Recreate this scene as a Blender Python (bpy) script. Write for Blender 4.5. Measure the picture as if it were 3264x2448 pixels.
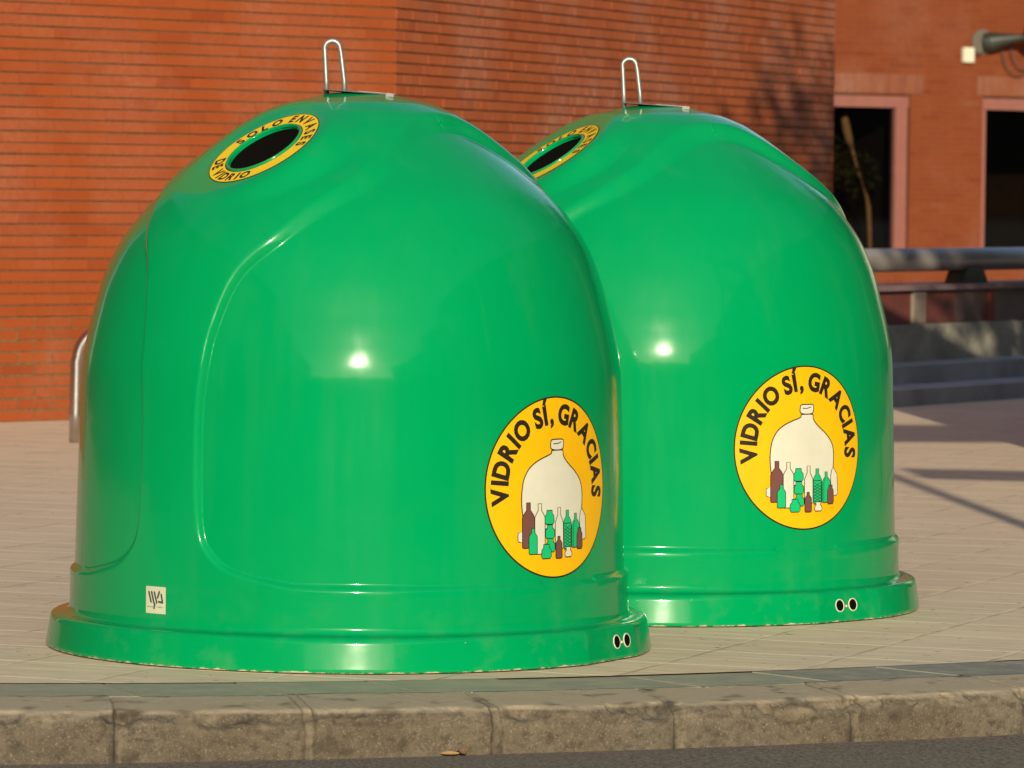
import bpy, bmesh, math, random
import numpy as np
from mathutils import Vector, Matrix, noise
R = math.radians
random.seed(7); rng = np.random.default_rng(7)
for o in list(bpy.data.objects): bpy.data.objects.remove(o)
scene = bpy.context.scene
COL = scene.collection

# ------------------------------------------------------------------ camera
SUN_AZ, SUN_EL = 4.65, 16.5          # degrees: to the right of straight-behind-the-camera, and up
cd = bpy.data.cameras.new('camera'); cam = bpy.data.objects.new('camera', cd); COL.objects.link(cam)
cd.sensor_width = 36; cd.lens = 168.8; cd.clip_start = .1; cd.clip_end = 2000
cam.matrix_world = Matrix.Translation((0, 0, 1.32)) @ Matrix.Rotation(R(90-2.30), 4, 'X') @ Matrix.Rotation(R(.65), 4, 'Z')
cd.dof.use_dof = True; cd.dof.focus_distance = 14.0; cd.dof.aperture_fstop = 9.5
scene.camera = cam
# ------------------------------------------------------------------ world, sun, exposure
w = bpy.data.worlds.new('World'); scene.world = w; w.use_nodes = True
nt = w.node_tree; bg = nt.nodes['Background']
sky = nt.nodes.new('ShaderNodeTexSky'); sky.sky_type = 'NISHITA'; sky.sun_disc = False
sky.sun_elevation = R(SUN_EL); sky.sun_rotation = R(180-SUN_AZ); sky.air_density = 1.0; sky.dust_density = .8; sky.ozone_density = 1.2
nt.links.new(sky.outputs[0], bg.inputs[0]); bg.inputs[1].default_value = .14
sl = bpy.data.lights.new('sun', 'SUN'); sl.energy = 4.6; sl.angle = R(.5); sl.color = (1.0, .86, .66)
so = bpy.data.objects.new('sun', sl); COL.objects.link(so)
sd = Vector((math.sin(R(SUN_AZ))*math.cos(R(SUN_EL)), -math.cos(R(SUN_AZ))*math.cos(R(SUN_EL)), math.sin(R(SUN_EL))))
so.rotation_euler = sd.to_track_quat('Z', 'Y').to_euler(); so.location = (3, -10, 12)
scene.view_settings.view_transform = 'Standard'; scene.view_settings.look = 'None'
scene.view_settings.exposure = .14; scene.view_settings.gamma = 1

# ------------------------------------------------------------------ helpers
def tag(o, label=None, cat=None, group=None, kind=None):
    if label: o['label'] = label
    if cat: o['category'] = cat
    if group: o['group'] = group
    if kind: o['kind'] = kind
    return o
def empty(name, loc, rz=0):
    o = bpy.data.objects.new(name, None); COL.objects.link(o); o.location = loc; o.rotation_euler = (0, 0, rz)
    o.empty_display_size = .1; return o
def link(name, me, mats, parent=None, smooth=False):
    if not isinstance(mats, (list, tuple)): mats = [mats]
    for m in mats: me.materials.append(m)
    o = bpy.data.objects.new(name, me); COL.objects.link(o)
    if parent: o.parent = parent
    if smooth:
        me.polygons.foreach_set('use_smooth', [True]*len(me.polygons))
    return o
def mesh(name, V, F, mats, parent=None, smooth=False, mi=None, tone=None):
    me = bpy.data.meshes.new(name); me.from_pydata([tuple(map(float, v)) for v in V], [], F); me.update()
    o = link(name, me, mats, parent, smooth)
    if mi is not None: me.polygons.foreach_set('material_index', mi)
    if tone is not None:
        a = me.attributes.new('tone', 'FLOAT', 'FACE'); a.data.foreach_set('value', np.asarray(tone, dtype=np.float32))
    return o
def bmobj(name, bm, mats, parent=None, smooth=False):
    me = bpy.data.meshes.new(name); bm.to_mesh(me); bm.free(); return link(name, me, mats, parent, smooth)
def box(bm, x0, x1, y0, y1, z0, z1, M=None, bev=0):
    r = bmesh.ops.create_cube(bm, size=1)
    T = Matrix.Translation(((x0+x1)/2, (y0+y1)/2, (z0+z1)/2)) @ Matrix.Diagonal((x1-x0, y1-y0, z1-z0, 1))
    if M is not None: T = M @ T
    bmesh.ops.transform(bm, matrix=T, verts=r['verts'])
    if bev:
        es = list({e for v in r['verts'] for e in v.link_edges})
        bmesh.ops.bevel(bm, geom=es, offset=bev, segments=2, affect='EDGES')
def tube(bm, pts, rad, seg=16, caps=True):
    pts = [Vector(p) for p in pts]; rings = []
    up = Vector((0, 0, 1)); prev = None
    for i, p in enumerate(pts):
        d = (pts[min(i+1, len(pts)-1)]-pts[max(i-1, 0)]).normalized()
        if prev is None:
            a = d.cross(up) if abs(d.dot(up)) < .95 else d.cross(Vector((0, 1, 0)))
            a.normalize()
        else:
            a = prev-d*prev.dot(d); a.normalize()
        prev = a; b = d.cross(a)
        rr = rad[i] if isinstance(rad, (list, tuple)) else rad
        rings.append([bm.verts.new(p+a*math.cos(2*math.pi*k/seg)*rr+b*math.sin(2*math.pi*k/seg)*rr) for k in range(seg)])
    for A, B in zip(rings, rings[1:]):
        for k in range(seg): bm.faces.new((A[k], A[(k+1) % seg], B[(k+1) % seg], B[k]))
    if caps: bm.faces.new(rings[0][::-1]); bm.faces.new(rings[-1])
    bmesh.ops.recalc_face_normals(bm, faces=bm.faces[:])
def arc(c, r, a0, a1, n, ux, uy):
    c, ux, uy = Vector(c), Vector(ux), Vector(uy)
    return [c+ux*r*math.cos(R(a0+(a1-a0)*i/n))+uy*r*math.sin(R(a0+(a1-a0)*i/n)) for i in range(n+1)]

# ------------------------------------------------------------------ materials
def lin(c):
    return tuple(((x/255)/12.92 if x/255 <= .04045 else ((x/255+.055)/1.055)**2.4) for x in c)+(1,)
class NT:
    def __init__(s, name):
        s.m = bpy.data.materials.new(name); s.m.use_nodes = True; s.t = s.m.node_tree; s.p = s.t.nodes['Principled BSDF']; s.out = s.t.nodes['Material Output']
        s.tc = s.n('ShaderNodeTexCoord')
    def n(s, typ, **kw):
        x = s.t.nodes.new(typ)
        for k, v in kw.items(): setattr(x, k, v)
        return x
    def put(s, sock, v):
        if hasattr(v, 'outputs'): v = v.outputs[0]
        if isinstance(v, bpy.types.NodeSocket): s.t.links.new(v, sock)
        elif v is not None: sock.default_value = v
    def noise(s, scale, detail=4, rough=.55, vec=None, dist=0):
        x = s.n('ShaderNodeTexNoise'); x.inputs['Scale'].default_value = scale; x.inputs['Detail'].default_value = detail
        x.inputs['Roughness'].default_value = rough; x.inputs['Distortion'].default_value = dist
        s.put(x.inputs['Vector'], vec if vec is not None else s.tc.outputs['Object']); return x.outputs[0]
    def ramp(s, f, stops):
        x = s.n('ShaderNodeValToRGB'); e = x.color_ramp.elements
        while len(e) < len(stops): e.new(.5)
        for q, (p, c) in zip(e, stops):
            q.position = p; q.color = (c, c, c, 1) if isinstance(c, (int, float)) else tuple(c)[:3]+(1,)
        s.put(x.inputs[0], f); return x.outputs[0]
    def math(s, op, a, b=0, clamp=False):
        x = s.n('ShaderNodeMath', operation=op); x.use_clamp = clamp; s.put(x.inputs[0], a); s.put(x.inputs[1], b); return x.outputs[0]
    def mix(s, f, a, b, mode='MIX'):
        x = s.n('ShaderNodeMix', data_type='RGBA', blend_type=mode); s.put(x.inputs[0], f); s.put(x.inputs[6], a); s.put(x.inputs[7], b); return x.outputs[2]
    def mapping(s, vec, scale=(1, 1, 1), rot=(0, 0, 0), loc=(0, 0, 0)):
        x = s.n('ShaderNodeMapping'); s.put(x.inputs[0], vec); x.inputs['Scale'].default_value = scale; x.inputs['Rotation'].default_value = rot; x.inputs['Location'].default_value = loc; return x.outputs[0]
    def sep(s, vec):
        x = s.n('ShaderNodeSeparateXYZ'); s.put(x.inputs[0], vec); return x.outputs
    def bump(s, h, strength, dist):
        x = s.n('ShaderNodeBump'); x.inputs['Strength'].default_value = strength; x.inputs['Distance'].default_value = dist
        s.put(x.inputs['Height'], h); s.put(s.p.inputs['Normal'], x.outputs[0]); return x.outputs[0]
    def set(s, **kw):
        for k, v in kw.items(): s.put(s.p.inputs[k.replace('_', ' ')], v)
        return s

def m_green():
    s = NT('green_fibreglass')
    P = s.tc.outputs['Object']; z = s.sep(P)[2]
    big = s.noise(1.3, 3); 
    col = s.mix(s.ramp(big, [(.3, 0), (.7, 1)]), (0, .262, .078, 1), (0, .288, .088, 1))
    # dull rubbed grime low down on the foot, pale chipped lip at the very bottom
    g = s.math('MULTIPLY', s.ramp(s.noise(9, 5, .65), [(.5, 0), (.72, 1)]), s.ramp(z, [(.0, .14), (.12, .05), (.3, 0)]))
    col = s.mix(g, col, (.22, .30, .17, 1))
    drip = s.math('MULTIPLY', s.ramp(s.noise(1, 4, .6, s.mapping(P, (9, 9, .7))), [(.50, 0), (.72, .035)]), s.ramp(s.noise(2.1, 3), [(.4, .2), (.65, 1)]))
    col = s.mix(drip, col, (.20, .30, .17, 1))
    chip = s.math('LESS_THAN', s.math('ADD', z, s.math('MULTIPLY', s.math('SUBTRACT', s.noise(28, 4, .7), .5), .026)), .0022)
    chip2 = s.math('MULTIPLY', s.math('GREATER_THAN', s.noise(60, 2, .5), .79), s.math('LESS_THAN', z, .09))
    chip = s.math('MAXIMUM', chip, chip2)
    col = s.mix(chip, col, (.50, .46, .33, 1))
    scr = s.noise(1, 3, .5, s.mapping(P, (30, 30, 4)))
    s.set(Base_Color=col, Roughness=s.mix(s.ramp(scr, [(.45, 0), (.75, 1)]), (.17, .17, .17, 1), (.24, .24, .24, 1)), Coat_Weight=.5, IOR=1.4)
    s.p.inputs['Specular IOR Level'].default_value = .09
    s.put(s.p.inputs['Coat Roughness'], s.math('ADD', s.math('MULTIPLY', s.noise(5, 3), .05), .055))
    s.put(s.p.inputs['Coat IOR'], 1.42)
    h = s.math('ADD', s.noise(3.2, 2, .5), s.math('MULTIPLY', s.noise(14, 2), .05))
    x = s.bump(h, .17, .02)
    s.put(s.p.inputs['Coat Normal'], x)
    return s.m
def simple(name, c, rough=.5, metal=0, coat=0, nz=None, amt=.12, spec=.5):
    s = NT(name); c = tuple(c)[:3]+(1,)
    if nz:
        f = s.noise(nz, 5, .6); col = s.mix(s.ramp(f, [(.3, 0), (.7, 1)]), tuple(x*(1-amt) for x in c[:3])+(1,), tuple(min(1, x*(1+amt)) for x in c[:3])+(1,))
    else: col = c
    s.set(Base_Color=col, Roughness=rough, Metallic=metal, Coat_Weight=coat); s.p.inputs['Specular IOR Level'].default_value = spec
    return s.m
GREEN = m_green()
INSIDE = simple('black_inside', (.004, .003, .002), 1, spec=.05)
STEEL = simple('galvanised_steel', (.36, .36, .34), .45, .7, nz=30, amt=.15)
DULL = simple('weathered_zinc', (.20, .20, .19), .55, .35, nz=60, amt=.3)
STAINLESS = simple('brushed_stainless', (.52, .50, .49), .27, 1, nz=20, amt=.1)
CREAM = simple('cream_resin', (.62, .58, .42), .6, nz=60, amt=.15)
def inkm(name, c): return simple(name, c, .45, 0, .12, nz=9, amt=.05, spec=.4)
Y_M = inkm('yellow_vinyl', (.78, .43, .001)); K_M = inkm('black_ink', (.018, .014, .008)); W_M = inkm('off_white_ink', (.60, .60, .48))
B_M = inkm('brown_ink', (.155, .062, .052)); G_M = inkm('bright_green_ink', (.004, .46, .16)); Y2_M = inkm('ring_yellow_vinyl', (.84, .56, .004))  # ring sticker's yellow is brightened to offset the grazing light on it
LW_M = inkm('pale_label', (.50, .54, .38)); LG_M = inkm('grey_label_ink', (.06, .062, .066))

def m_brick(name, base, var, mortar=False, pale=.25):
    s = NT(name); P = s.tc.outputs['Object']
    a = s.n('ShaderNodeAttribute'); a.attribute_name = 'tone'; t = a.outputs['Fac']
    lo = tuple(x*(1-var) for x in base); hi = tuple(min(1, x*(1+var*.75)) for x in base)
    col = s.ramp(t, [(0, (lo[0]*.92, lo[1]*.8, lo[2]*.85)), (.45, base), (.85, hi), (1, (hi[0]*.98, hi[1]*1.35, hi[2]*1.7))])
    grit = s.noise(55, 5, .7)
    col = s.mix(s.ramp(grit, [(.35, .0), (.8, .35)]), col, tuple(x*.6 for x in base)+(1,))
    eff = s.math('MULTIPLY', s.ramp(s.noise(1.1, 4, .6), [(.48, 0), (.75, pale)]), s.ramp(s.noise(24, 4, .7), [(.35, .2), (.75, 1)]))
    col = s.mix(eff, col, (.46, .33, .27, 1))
    s.set(Base_Color=col, Roughness=.88); s.p.inputs['Specular IOR Level'].default_value = .2
    s.bump(s.noise(120, 3), .35, .003)
    return s.m
BRICK = m_brick('orange_facing_brick', (.300, .066, .0155), .09)
BRICK2 = m_brick('weathered_facing_brick', (.36, .092, .030), .10, pale=.6)
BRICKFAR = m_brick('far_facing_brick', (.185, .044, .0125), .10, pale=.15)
LINTEL = m_brick('pale_lintel_brick', (.21, .070, .034), .08, pale=.35)
MORTAR = simple('mortar', (.15, .075, .035), .95, nz=40, amt=.3, spec=.1)
MORTARLOW = simple('grey_mortar', (.155, .11, .052), .95, nz=30, amt=.3, spec=.1)

def m_pave():
    s = NT('pavement_slabs'); P = s.tc.outputs['Object']
    wob = s.n('ShaderNodeVectorMath', operation='SCALE'); nn = s.n('ShaderNodeTexNoise'); nn.inputs['Scale'].default_value = 3.5; nn.inputs['Detail'].default_value = 4
    s.put(nn.inputs['Vector'], P); s.put(wob.inputs[0], nn.outputs['Color']); wob.inputs[3].default_value = .022
    add = s.n('ShaderNodeVectorMath', operation='ADD'); s.put(add.inputs[0], P); s.put(add.inputs[1], wob.outputs[0])
    M = s.mapping(add.outputs[0], (1, 1, 1), (0, 0, R(21.7)), (.16, .13, 0))
    X, Y, Z = s.sep(M)
    def cell(v): return s.math('FRACT', s.math('DIVIDE', v, .40))
    def edge(v): c = cell(v); return s.math('MULTIPLY', s.math('MINIMUM', c, s.math('SUBTRACT', 1, c)), .40)
    ex, ey = edge(X), edge(Y)
    jl = s.ramp(ey, [(0, 1), (.006, .9), (.012, 0)])       # bright sandy joints along the rows
    jc = s.ramp(ex, [(0, 1), (.004, .8), (.009, 0)])
    patch = s.ramp(s.noise(1.7, 4, .6), [(.34, .25), (.50, 1)])
    ids = s.n('ShaderNodeCombineXYZ'); s.put(ids.inputs[0], s.math('FLOOR', s.math('DIVIDE', X, .40))); s.put(ids.inputs[1], s.math('FLOOR', s.math('DIVIDE', Y, .40)))
    wn = s.n('ShaderNodeTexWhiteNoise'); s.put(wn.inputs[0], ids.outputs[0])
    base = s.mix(wn.outputs[0], (.72, .575, .40, 1), (.80, .645, .455, 1))
    blot = s.ramp(s.noise(2.3, 6, .65), [(.32, 0), (.7, 1)])
    base = s.mix(blot, base, s.mix(.5, base, (.86, .71, .50, 1)))
    streak = s.ramp(s.noise(1, 5, .7, s.mapping(M, (3, 26, 1))), [(.38, 1), (.62, 0)])
    base = s.mix(s.math('MULTIPLY', streak, .45), base, (.38, .32, .235, 1))
    fine = s.noise(160, 4, .75)
    base = s.mix(s.ramp(fine, [(.35, .35), (.62, 0)]), base, (.45, .37, .26, 1))
    spots = s.ramp(s.noise(22, 2, .5), [(.68, 0), (.74, .8)])
    base = s.mix(spots, base, (.11, .085, .06, 1))
    base = s.mix(s.math('MULTIPLY', jl, s.math('MULTIPLY', patch, .85)), base, (.95, .80, .55, 1))
    dj = s.noise(4, 3)
    base = s.mix(s.math('MULTIPLY', jc, .6), base, s.mix(s.ramp(dj, [(.42, 0), (.58, 1)]), (.28, .21, .14, 1), (.80, .68, .48, 1)))
    s.set(Base_Color=base, Roughness=.85); s.p.inputs['Specular IOR Level'].default_value = .25
    h = s.math('SUBTRACT', s.math('ADD', s.math('MULTIPLY', fine, .4), s.math('MULTIPLY', s.noise(9, 4), .6)), s.math('MULTIPLY', s.math('MAXIMUM', jl, jc), .8))
    s.bump(h, .55, .004)
    return s.m
def m_asphalt():
    s = NT('asphalt'); f = s.noise(90, 5, .8); g = s.noise(260, 2, .6); b = s.noise(2, 4)
    c = s.mix(s.ramp(f, [(.40, 0), (.60, 1)]), (.045, .038, .030, 1), (.30, .26, .20, 1))
    c = s.mix(s.ramp(g, [(.60, 0), (.72, .7)]), c, (.42, .37, .30, 1))
    c = s.mix(s.ramp(b, [(.4, 0), (.7, .4)]), c, (.20, .17, .135, 1))
    s.set(Base_Color=c, Roughness=.9); s.bump(s.math('ADD', f, s.math('MULTIPLY', g, .6)), 1, .012); return s.m
def m_kerb():
    s = NT('worn_kerb_concrete'); P = s.tc.outputs['Object']; z = s.sep(P)[2]
    a = s.noise(4.5, 7, .7); b = s.noise(38, 6, .75); d = s.noise(1.6, 4, .6)
    c = s.mix(s.ramp(a, [(.32, 0), (.68, 1)]), (.100, .081, .054, 1), (.160, .133, .090, 1))
    c = s.mix(s.ramp(d, [(.5, 0), (.7, .5)]), c, (.165, .150, .118, 1))
    c = s.mix(s.ramp(b, [(.36, .8), (.52, 0)]), c, (.062, .050, .036, 1))
    c = s.mix(s.ramp(s.noise(170, 3, .7), [(.56, 0), (.70, .5)]), c, (.36, .31, .22, 1))
    c = s.mix(s.ramp(s.noise(13, 3, .5), [(.70, 0), (.74, .8)]), c, (.045, .037, .03, 1))
    top = s.ramp(z, [(-0.0, 0), (1, 1)])
    t2 = s.ramp(s.math('ADD', s.math('MULTIPLY', z, 20), 1.0), [(.50, 0), (.72, 1)])
    c = s.mix(s.math('MULTIPLY', t2, .8), c, (.46, .39, .27, 1))
    tide = s.ramp(s.math('ADD', z, s.math('MULTIPLY', s.noise(5, 5, .7), .06)), [(0, 0), (1, 1)])
    a2 = s.n('ShaderNodeAttribute'); a2.attribute_name = 'stain'
    a3 = s.n('ShaderNodeAttribute'); a3.attribute_name = 'pale'
    c = s.mix(s.math('MULTIPLY', a3.outputs['Fac'], s.ramp(b, [(.35, .3), (.6, 1)])), c, (.29, .245, .165, 1))
    c = s.mix(a2.outputs['Fac'], c, (.045, .036, .026, 1))
    s.set(Base_Color=c, Roughness=.93); s.p.inputs['Specular IOR Level'].default_value = .2
    s.bump(s.math('ADD', b, s.math('MULTIPLY', s.noise(160, 3, .7), .5)), .9, .006); return s.m
def m_slate():
    s = NT('blue_grey_slate'); P = s.tc.outputs['Object']
    st = s.noise(1, 6, .7, s.mapping(P, (4, 60, 1), (0, 0, R(-14))))
    c = s.mix(s.ramp(st, [(.35, 0), (.65, 1)]), (.235, .242, .180, 1), (.33, .325, .24, 1))
    a = s.n('ShaderNodeAttribute'); a.attribute_name = 'tone'
    c = s.mix(a.outputs['Fac'], c, (.17, .175, .155, 1))
    c = s.mix(s.ramp(s.noise(9, 6, .75), [(.42, 0), (.66, .6)]), c, (.42, .36, .25, 1))
    s.set(Base_Color=c, Roughness=.75); s.bump(st, .4, .004); return s.m
PAVE, ASPH, KERB, SLATE = m_pave(), m_asphalt(), m_kerb(), m_slate()
JOINT = simple('sandy_mortar', (.27, .22, .15), .95, nz=60, amt=.25)

# ------------------------------------------------------------------ ground: road, pavement, slate strip, kerb
def F(X):
    if X < -1.9: return F(-1.9)+(.30-.17*1.9)*(X+1.9)
    if X > 2.2: return F(2.2)+(.30+.17*2.2)*(X-2.2)
    return 12.34+.30*X+.085*X*X
def Fn(X):                                     # unit normal pointing to the pavement side
    d = (F(X+.001)-F(X-.001))/.002; l = math.hypot(1, d); return (-d/l, 1/l)
def off(X, o): n = Fn(X); return (X+n[0]*o, F(X)+n[1]*o)
V = []; Fc = []
for i, (x, z) in enumerate([(-250, -.145), (-1.4, -.145), (-1.0, -.142), (-.5, -.136), (0, -.131), (.4, -.13), (250, -.13)]):
    V += [(x, -250, z), (x, 300, z)]
    if i: Fc.append((2*i-2, 2*i, 2*i+1, 2*i-1))
tag(mesh('road', V, Fc, ASPH), kind='structure')
Xs = np.concatenate([np.linspace(-60, -6, 14), np.linspace(-5, 5, 101), np.linspace(6, 60, 14)])
V = []; Fc = []
for i, X in enumerate(Xs):
    a = off(X, .612); V += [(a[0], a[1], 0), (X*(2.5 if abs(X) > 50 else 1), 260, 0)]
    if i: k = 2*i; Fc.append((k-2, k, k+1, k-1))
tag(mesh('pavement', V, Fc, PAVE), kind='structure')
# slate tiles of the strip, each bevelled by its joint
bm = bmesh.new(); tl = bm.faces.layers.float.new('tone')
joints = [-7.5+.385*i for i in range(40)]
for i, (a, b) in enumerate(zip(joints, joints[1:])):
    rr = random.uniform(-.05, .05); big = (a > .62)
    inner, outer = .287+random.uniform(-.003, .003), .615+random.uniform(-.012, .012)
    if -0.62 < a-.62 < .0: outer -= .02
    g = .006
    n = 6; rows = []
    for k in range(n+1):
        X0 = a+g+(b-a-2*g)*k/n
        p = off(X0+.045, inner); q = off(X0-.045, outer)
        rows.append((p, q))
    zt = -.002+random.uniform(-.0008, .0012)
    vs = [[bm.verts.new((p[0], p[1], zt)), bm.verts.new((q[0], q[1], zt))] for p, q in rows]
    vb = [[bm.verts.new((p[0], p[1], -.03)), bm.verts.new((q[0], q[1], -.03))] for p, q in rows]
    tn = random.random()*.5+(.5 if big else 0)
    for k in range(n):
        for f in [(vs[k][0], vs[k+1][0], vs[k+1][1], vs[k][1]), (vb[k][0], vb[k+1][0], vs[k+1][0], vs[k][0]), (vs[k][1], vs[k+1][1], vb[k+1][1], vb[k][1])]:
            f = bm.faces.new(f); f[tl] = tn
    bm.faces.new((vb[0][0], vs[0][0], vs[0][1], vb[0][1])); bm.faces.new((vb[n][1], vs[n][1], vs[n][0], vb[n][0]))
tag(bmobj('slate_strip', bm, SLATE), kind='structure')
V = []; Fc = []
for i, X in enumerate(np.linspace(-8, 8, 400)):
    wv = .008*noise.noise((X*6, 0, 0)); a = off(X, .27); b = off(X, .635+wv)
    V += [(a[0], a[1], -.007), (b[0], b[1], -.005)]
    if i: k = 2*i; Fc.append((k-2, k, k+1, k-1))
tag(mesh('mortar_bed', V, Fc, JOINT), kind='structure')
# kerb: one long run of worn stones, real relief
def kerbmesh():
    xs = np.concatenate([np.arange(-8, -1.75, .02), np.arange(-1.75, 1.85, .0032), np.arange(1.85, 8, .02)])
    prof = [(0.004, -.16)]+[(.004-.004*k/26, -.14+.100*k/26) for k in range(27)]
    for k in range(1, 13):
        t = k/12*math.pi/2; prof.append((.045-.045*math.cos(t), -.040+.028*math.sin(t)))
    prof += [(.045+.247*k/26, -.012+.012*k/26) for k in range(1, 27)]+[(.293, -.05)]
    jx = [-.04+.478*k for k in range(-17, 18)]
    V = []; stain = []; pale = []
    seeds = {round(j, 3): random.random() for j in jx}
    gouges = [(.93, -.03, .05, .7), (1.02, -.02, .045, .9), (1.17, -.035, .06, 1.1), (1.09, -.04, .02, .5), (.80, -.075, .05, .1), (-.93, -.088, .030, 0), (.30, -.055, .05, .3)]
    nprof = len(prof)
    for X in xs:
        n = Fn(X); dj = min(((abs(X-j), X-j, j) for j in jx))
        sd = seeds[round(dj[2], 3)]
        stone = math.floor((X+.04)/.478)
        so_ = .004*math.sin(stone*2.3); sz = .002*math.sin(stone*4.1)
        for (o, z) in prof:
            e = math.exp(-((o-.01)**2+(z+.018)**2)/.0009)          # arris
            p = (X*9, o*9, z*9)
            big = noise.fractal(p, 1, 2, 4)
            fine = noise.fractal((X*45, o*45, z*45), 1, 2, 3)
            wear = max(0, noise.fractal((X*6+3, z*8, 2.2), 1, 2, 5)+.03)
            do = .0022*big+.0014*fine+e*(.006+.050*wear)+so_
            dz = (.0012*big+.0008*fine)*(1 if o > .03 else 0)-e*(.003+.035*wear)+sz
            jw = .0065+.004*noise.noise((X*3, z*30, sd*9)); jc = X-dj[2]+.004*noise.noise((z*22, o*14, sd*20))
            g = math.exp(-(jc/(jw*.45))**2)+math.exp(-((jc-.020-.012*sd)/(jw*.4))**2)*(sd < .75); inb = 1 if 0 < jc < .020+.012*sd else 0
            do += g*.006+inb*.0025*(1+2*fine); dz -= g*.004*(1 if o > .02 else .0)
            st = g*.55*(.5+.5*noise.noise((X*20, z*30, sd*7))+.3)
            pa = inb*.35+e*max(0, .35+1.6*noise.fractal((X*7, o*9, z*20+4), 1, 2, 4))*.8
            pa += math.exp(-((o-.285)/.006)**2)*max(0, noise.noise((X*5, 1, 6))-.1)*.8
            spread = math.exp(-(jc/.018)**2)
            st += spread*(.75 if sd > .72 else .18)*max(0, .4+noise.noise((X*70, z*12, 5))*1.6)*(1 if z < -.01 else .2)
            for gx, gz, gs, ga in gouges:
                u = (X-gx)*math.cos(ga)+(z-gz)*math.sin(ga); v = -(X-gx)*math.sin(ga)+(z-gz)*math.cos(ga)
                q = math.exp(-(u/gs)**2-(v/(gs*.28))**2) if o < .03 else 0
                do += q*.010*(1+.6*fine)
            lip = noise.noise((X*2.2, 7, 0)); band = math.exp(-((z+.048+.02*lip)/.006)**2)*max(0, noise.noise((X*4, 3, 1))+.15)
            if o < .02: st += band*.5
            st += max(0, noise.fractal((X*12, z*14, o*12+8), 1, 2, 3)-.28)*1.1
            V.append((X+n[0]*(o+do), F(X)+n[1]*(o+do), z+dz)); stain.append(min(.85, max(0, st))); pale.append(min(.9, max(0, pa)))
    Fc = [(i*nprof+k, (i+1)*nprof+k, (i+1)*nprof+k+1, i*nprof+k+1) for i in range(len(xs)-1) for k in range(nprof-1)]
    o = mesh('kerb', V, Fc, KERB, smooth=True)
    a = o.data.attributes.new('stain', 'FLOAT', 'POINT'); a.data.foreach_set('value', np.array(stain, dtype=np.float32))
    a = o.data.attributes.new('pale', 'FLOAT', 'POINT'); a.data.foreach_set('value', np.array(pale, dtype=np.float32))
    return o
tag(kerbmesh(), kind='structure')

# ------------------------------------------------------------------ igloo container body
PROF = [(.215, .795), (.30, .793), (.50, .788), (.66, .7835), (.75, .7812), (.79, .7795), (.82, .7768), (.85, .7722), (.89, .7640), (.957, .748), (1.066, .716), (1.16, .674), (1.24, .618), (1.30, .563), (1.36, .489), (1.43, .392), (1.49, .301), (1.535, .222), (1.568, .144), (1.588, .088), (1.595, .02), (1.596, 0)]
def catmull(P, n=14):
    P = [np.array(p, float) for p in P]; Q = [2*P[0]-P[1]]+P+[np.array([P[-1][0], -.05])]; out = []
    for i in range(1, len(Q)-2):
        a, b, c, d = Q[i-1:i+3]
        for k in range(n):
            t = k/n; out.append(.5*((2*b)+(-a+c)*t+(2*a-5*b+4*c-d)*t*t+(-a+3*b-3*c+d)*t**3))
    out.append(P[-1]); return np.array(out)
CURVE = catmull(PROF)                       # columns z, r
CURVE[:, 1] = np.maximum(CURVE[:, 1], 0)
_dz = np.gradient(CURVE[:, 0]); _dr = np.gradient(CURVE[:, 1]); _l = np.hypot(_dz, _dr)
def rp(z): return np.interp(z, CURVE[:, 0], CURVE[:, 1])
def delta(z): return np.interp(z, [.2, .5, .8, 1.1, 1.28, 1.40, 1.47, 1.51, 1.545, 1.575, 1.6], [.0135, .0185, .0215, .022, .0215, .025, .030, .030, .022, .009, 0])
_oz = CURVE[:, 0]-delta(CURVE[:, 0])*_dr/_l; _or = CURVE[:, 1]+delta(CURVE[:, 0])*_dz/_l      # outer surface = panel surface pushed out along its normal
def ro(z): return np.interp(z, _oz, _or)
PANEL_C = 52.6                              # azimuth of a panel centre; the other is opposite; 0 = towards -Y, grows towards +X
HW = [(.222, 60), (.232, 65.5), (.26, 72), (.30, 76), (.36, 79), (.60, 79.5), (.84, 79), (1.01, 76), (1.10, 73), (1.17, 69.5), (1.25, 61.5), (1.31, 52), (1.36, 44), (1.42, 35), (1.452, 29), (1.475, 22.5), (1.488, 16), (1.4945, 9), (1.497, 0)]
hz, ha = np.array([h[0] for h in HW]), np.array([h[1] for h in HW], float)
bz = np.concatenate([[.222]*8, np.interp(np.linspace(0, 1, 160), np.linspace(0, 1, len(HW)), hz)])
ha = ha+np.where(ha > 70, 3.4, 0)
ba = np.concatenate([np.linspace(0, 58, 8), np.interp(np.linspace(0, 1, 160), np.linspace(0, 1, len(HW)), ha)])
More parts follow.
